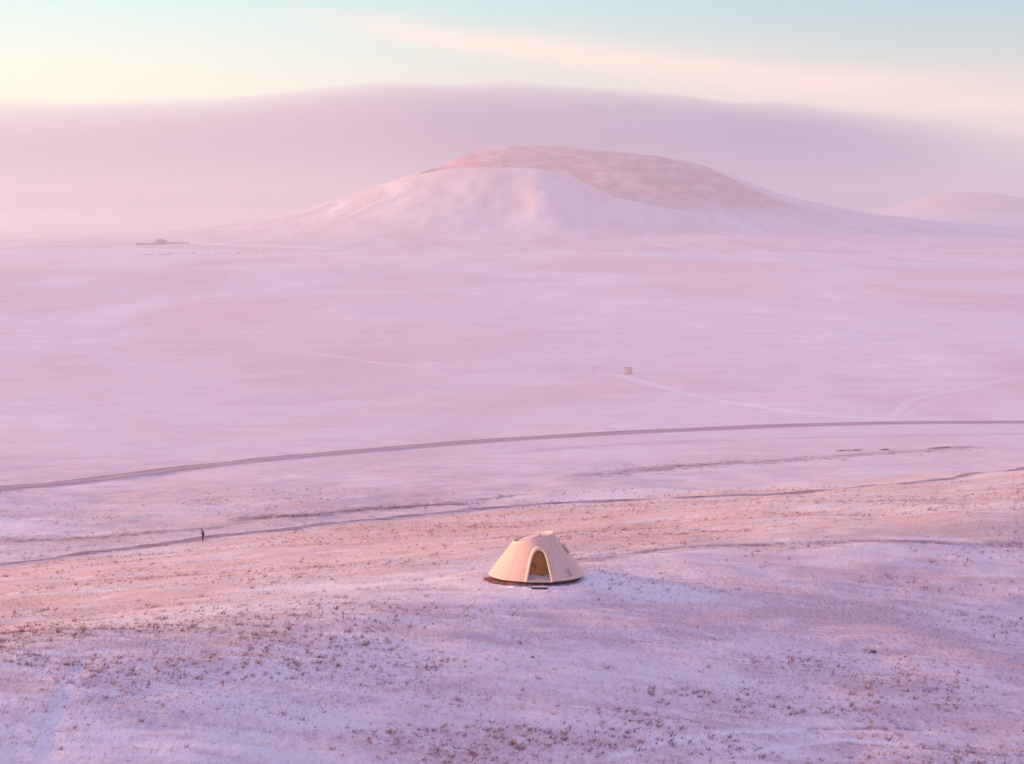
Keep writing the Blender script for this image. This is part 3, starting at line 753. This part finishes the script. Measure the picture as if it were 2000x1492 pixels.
herd = [(345, 235), (360, 234), (385, 237), (445, 239), (470, 238), (485, 239), (510, 243), (528, 231), (578, 218), (640, 218), (676, 227), (708, 222), (720, 222), (726, 228), (825, 234),
        (842, 232), (883, 228), (926, 227), (960, 227), (998, 224), (1044, 226), (1055, 225), (1070, 225), (1112, 223), (1205, 215), (1258, 213)]
for k, (zx, zy) in enumerate(herd):
    o = cow if k == 0 else cow.copy()
    if k: COL.objects.link(o)
    o.location = far_spot(200 + zx / 4, 440 + zy / 4 + .6); o.rotation_euler.z = rng.uniform(0, 6.28); s = rng.uniform(1.05, 1.3); o.scale = (s, s, s)
    tag(o, 'tiny dark horse grazing in the scattered herd on the far left plain', 'horse', 'herd grazing on the far plain')
o = cow; o['label'] = 'tiny dark horse grazing in the scattered herd on the far left plain'

# ---- crag on the left shoulder of the hill
def crag():
    x0 = (832 - 1000) / FPX * 4680; hillo = D.objects['hill']
    dg = bpy.context.evaluated_depsgraph_get(); hit, loc, nn, idx = hillo.ray_cast(Vector((x0, 4640, 900)), Vector((0, 0, -1)))
    bm = bmesh.new()
    for k in range(9):
        f = k / 8 - .5; b = bmesh.ops.create_icosphere(bm, subdivisions=2, radius=1.0)['verts']
        for v in b:
            q = 1 + .4 * float(fbm(v.co.x * 2 + k * 7, v.co.y * 2 + v.co.z * 2, 131, 2))
            v.co = Vector((f * 34 + v.co.x * 4.2 * q, v.co.y * 5 * q, f * 12 + v.co.z * (2.6 - 1.5 * abs(f)) * q))
    o = bm_link('rock_outcrop', bm, simple('reddish_crag', (.16, .08, .08), .9, .3, .3)); o.location = loc + Vector((0, 0, 1)) if hit else (x0, 4640, 130)
    tag(o, 'jagged dark rock outcrop on the left shoulder of the big hill', 'rock')
crag()

# ---- the walker, head bowed, hands raised in front
def build_person():
    x, y = ground_at(396.5, 1056.5)
    t = empty('person', (x, y, float(gz(x, y)) + .04), R(4)); t.scale = (.95,) * 3
    coat = simple('dark_plum_coat', (.020, .010, .022), .8, .2, 9); skinm = simple('skin', (.30, .16, .12), .6, .05); trous = simple('dark_indigo_trousers', (.018, .012, .035), .8, .2); boot = simple('brown_boots', (.07, .028, .03), .7, .2)
    # faces -X; y is sideways
    v = [(0.02, 0, .93), (.03, 0, 1.08), (.01, 0, 1.24), (-.04, 0, 1.38), (-.10, 0, 1.47), (-.14, 0, 1.55), (-.17, 0, 1.62),   # pelvis .. head
         (-.05, .17, 1.38), (.02, .25, 1.14), (-.20, .18, 1.09), (-.30, .12, 1.13),
         (-.05, -.17, 1.38), (.00, -.25, 1.14), (-.22, -.18, 1.10), (-.32, -.10, 1.14),
         (.02, .10, .88), (-.04, .11, .50), (.03, .11, .12), (.02, .11, .05), (-.14, .12, .035),
         (.02, -.10, .88), (-.12, -.11, .52), (.00, -.11, .13), (-.01, -.11, .05), (-.17, -.12, .035)]
    e = [(0, 1), (1, 2), (2, 3), (3, 4), (4, 5), (5, 6), (3, 7), (7, 8), (8, 9), (9, 10), (3, 11), (11, 12), (12, 13), (13, 14), (0, 15), (15, 16), (16, 17), (17, 18), (18, 19), (0, 20), (20, 21), (21, 22), (22, 23), (23, 24)]
    r_ = [.15, .145, .155, .14, .065, .10, .085, .085, .065, .048, .034, .085, .065, .048, .034, .11, .075, .05, .05, .04, .11, .075, .05, .05, .04]
    b = len(v)
    for s, base in ((1, 10), (-1, 14)):
        bx, by, bz = v[base]
        for f in range(4):
            oy = (f - 1.5) * .020; L_ = (.060, .070, .065, .05)[f]
            v += [(bx - .045, by + oy - s * .01, bz - .005), (bx - .045 - L_ * .7, by + oy - s * .02, bz - .03), (bx - .05 - L_ * .8, by + oy - s * .022, bz - .03 - L_ * .6)]
            e += [(base, len(v) - 3), (len(v) - 3, len(v) - 2), (len(v) - 2, len(v) - 1)]; r_ += [.011, .010, .008]
        v += [(bx - .03, by - s * .035, bz + .02), (bx - .06, by - s * .05, bz + .015)]; e += [(base, len(v) - 2), (len(v) - 2, len(v) - 1)]; r_ += [.012, .009]
    skin_mesh('body', v, e, r_, coat, 1, t)
    # face under the hood
    bm = bmesh.new(); bmesh.ops.create_uvsphere(bm, u_segments=20, v_segments=14, radius=.092)
    for q in bm.verts:
        if q.co.x < -.06 and abs(q.co.y) < .025 and -.03 < q.co.z < .02: q.co.x -= .022
        if q.co.x < -.05 and .018 < abs(q.co.y) < .05 and .01 < q.co.z < .035: q.co.x += .012
        if q.co.z < -.04: q.co.y *= .85
    bmesh.ops.rotate(bm, verts=bm.verts, matrix=Matrix.Rotation(R(-28), 3, 'Y')); bmesh.ops.translate(bm, verts=bm.verts, vec=(-.168, 0, 1.58)); bm_link('face', bm, skinm, t, True)
    # hood, peaked at the back of the crown
    bm = bmesh.new(); bmesh.ops.create_uvsphere(bm, u_segments=24, v_segments=16, radius=.135)
    bmesh.ops.delete(bm, geom=[q for q in bm.verts if q.co.x < -.085 and q.co.z < .06], context='VERTS')
    for q in bm.verts: q.co.z += .02 * max(0, q.co.z) / .1; q.co.x *= 1.05
    bmesh.ops.rotate(bm, verts=bm.verts, matrix=Matrix.Rotation(R(-25), 3, 'Y')); bmesh.ops.translate(bm, verts=bm.verts, vec=(-.15, 0, 1.585)); o = bm_link('hood', bm, coat, t, True)
    o.modifiers.new('th', 'SOLIDIFY').thickness = .015
    # long coat body, thigh length
    bm = bmesh.new()
    secs = [(.02, .70, .175, .20), (.03, .86, .185, .205), (.035, 1.02, .175, .20), (.02, 1.18, .178, .215), (-.015, 1.32, .165, .215), (-.06, 1.42, .12, .16), (-.10, 1.49, .09, .10)]
    rows = [[Vector((cx + a_ * math.cos(q) * (1 + .02 * math.sin(5 * q)), b_ * math.sin(q), z)) for q in np.linspace(0, 2 * math.pi, 28, endpoint=False)] for cx, z, a_, b_ in secs]
    add_quads(bm, rows, True); bm_link('coat', bm, coat, t, True)
    for s, (kn, an) in ((1, (16, 17)), (-1, (21, 22))):
        hx_, hy, hz = v[15 if s > 0 else 20]; bm = bmesh.new()
        rows = [[Vector((c_[0] + rr_ * math.cos(q), c_[1] + rr_ * math.sin(q), c_[2])) for q in np.linspace(0, 2 * math.pi, 16, endpoint=False)] for c_, rr_ in (((hx_, hy, .80), .118), (tuple(v[kn]), .092), (tuple(v[an]), .075))]
        add_quads(bm, rows, True); bm_link('trouser_leg', bm, trous, t, True)
        ax_, ay_, az_ = v[an]; bm = bmesh.new(); add_box(bm, (ax_ - .06, ay_, .03), (.29, .11, .075), bevel=.03); add_box(bm, (ax_ + .01, ay_, .11), (.13, .12, .16), bevel=.04); bm_link('boot', bm, boot, t, True)
    return t
tag(build_person(), 'person in dark hooded clothes standing on the footpath, head bowed, hands held out', 'person')

# ------------------------------------------------------------------ fog bank far beyond the haze
def volume_mat(name, col, dens, aniso):
    M, m = mat(name); v = m.node('ShaderNodeVolumePrincipled')
    v.inputs['Color'].default_value = (*col, 1); v.inputs['Density'].default_value = dens; v.inputs['Anisotropy'].default_value = aniso
    o = m.node('ShaderNodeOutputMaterial'); m.put(o.inputs['Volume'], v.outputs[0]); return M
def build_fog_bank():
    y0 = 15200.; a = 2300.
    pts = [(-1500, 222), (-600, 214), (0, 201), (250, 203), (420, 204), (520, 197), (620, 184), (760, 173), (900, 168), (1020, 170), (1150, 178), (1300, 190), (1430, 207),
           (1520, 209), (1650, 222), (1800, 236), (2000, 252), (2600, 262), (3600, 270)]
    xs = np.arange(-10500, 10500, 60.)
    P = np.array([((px - 1000) / FPX * y0, CAM[2] + (427 + 8 - py) / FPX * y0) for px, py in pts])
    top = np.interp(xs, P[:, 0], P[:, 1]); top = smooth1(top, 11) + 16 * fbm(xs / 500, xs * 0, 101, 4)
    ph = np.linspace(0, 2 * np.pi, 49)
    bot = -350.; V = []
    for x_, t in zip(xs, top):
        c0 = (t + bot) / 2; b = (t - bot) / 2
        e_ = math.sqrt(max(0.02, 1 - (abs(x_) / 10500) ** 6)) * (1 - .90 * float(sstep(1100, 3900, x_))) * (1 - .5 * float(sstep(-800, -3800, x_)))
        V.append(np.stack([np.full(49, x_), y0 + a * e_ * np.sign(np.cos(ph)) * abs(np.cos(ph)) ** 1.9 , c0 + b * np.sin(ph)], -1))
    V = np.array(V)[:, :48]; n, k = V.shape[:2]
    V[:, :, 2] += (V[:, :, 2] > 300) * 22 * fbm(V[:, :, 0] / 420, V[:, :, 1] / 420, 103, 3)
    i, j = np.meshgrid(np.arange(n - 1), np.arange(k), indexing='ij')
    F = np.stack([i * k + j, i * k + (j + 1) % k, (i + 1) * k + (j + 1) % k, (i + 1) * k + j], -1).reshape(-1, 4)
    me = tri_mesh('fog_bank', V.reshape(-1, 3), F)
    bm = bmesh.new(); bm.from_mesh(me); bmesh.ops.holes_fill(bm, edges=[e for e in bm.edges if e.is_boundary], sides=60)
    bmesh.ops.recalc_face_normals(bm, faces=bm.faces); bm.to_mesh(me); bm.free()
    return link('fog_bank', me, volume_mat('fog', (0.70, 0.74, 0.91), 0.0011, 0.38))
tag(build_fog_bank(), 'long lavender fog bank lying across the horizon behind the hill', 'fog', None, 'stuff')

def build_mist():
    bm = bmesh.new(); bmesh.ops.create_icosphere(bm, subdivisions=5, radius=1.0)
    for v in bm.verts:
        c_ = v.co; k = (1 + .10 * float(fbm(c_.x * 5, c_.y * 3, 141, 3))) ; q = max(1e-3, 1 - c_.z ** 2) ** .45 if c_.z > 0 else 1.0; c_ = Vector((c_.x * q, c_.y * q, c_.z)); v.co = Vector((c_.x * 6500 * k, 8250 + c_.y * 4700 * k, -14 + c_.z * 112 * k))
    return bm_link('mist', bm, volume_mat('ground_mist', (0.82, 0.86, 0.91), 0.00045, 0.34))
tag(build_mist(), 'low pink ground mist hiding the far edge of the plain', 'mist', None, 'stuff')

# ------------------------------------------------------------------ haze
bm = bmesh.new(); bmesh.ops.create_cube(bm, size=1.0)
zlo, zhi = float(ZZ.min()) - 20, 236.0
for v in bm.verts:
    v.co = Vector((v.co.x * 13600, 5750 + v.co.y * 12900, zlo + (v.co.z + .5) * (zhi - zlo)))
me = D.meshes.new('haze'); bm.to_mesh(me); bm.free()
haze = link('haze', me, volume_mat('haze_air', (0.855, 0.90, 0.93), 0.00020, 0.5)); tag(haze, 'thin pink dawn haze filling the air over the plain', 'haze', None, 'stuff')
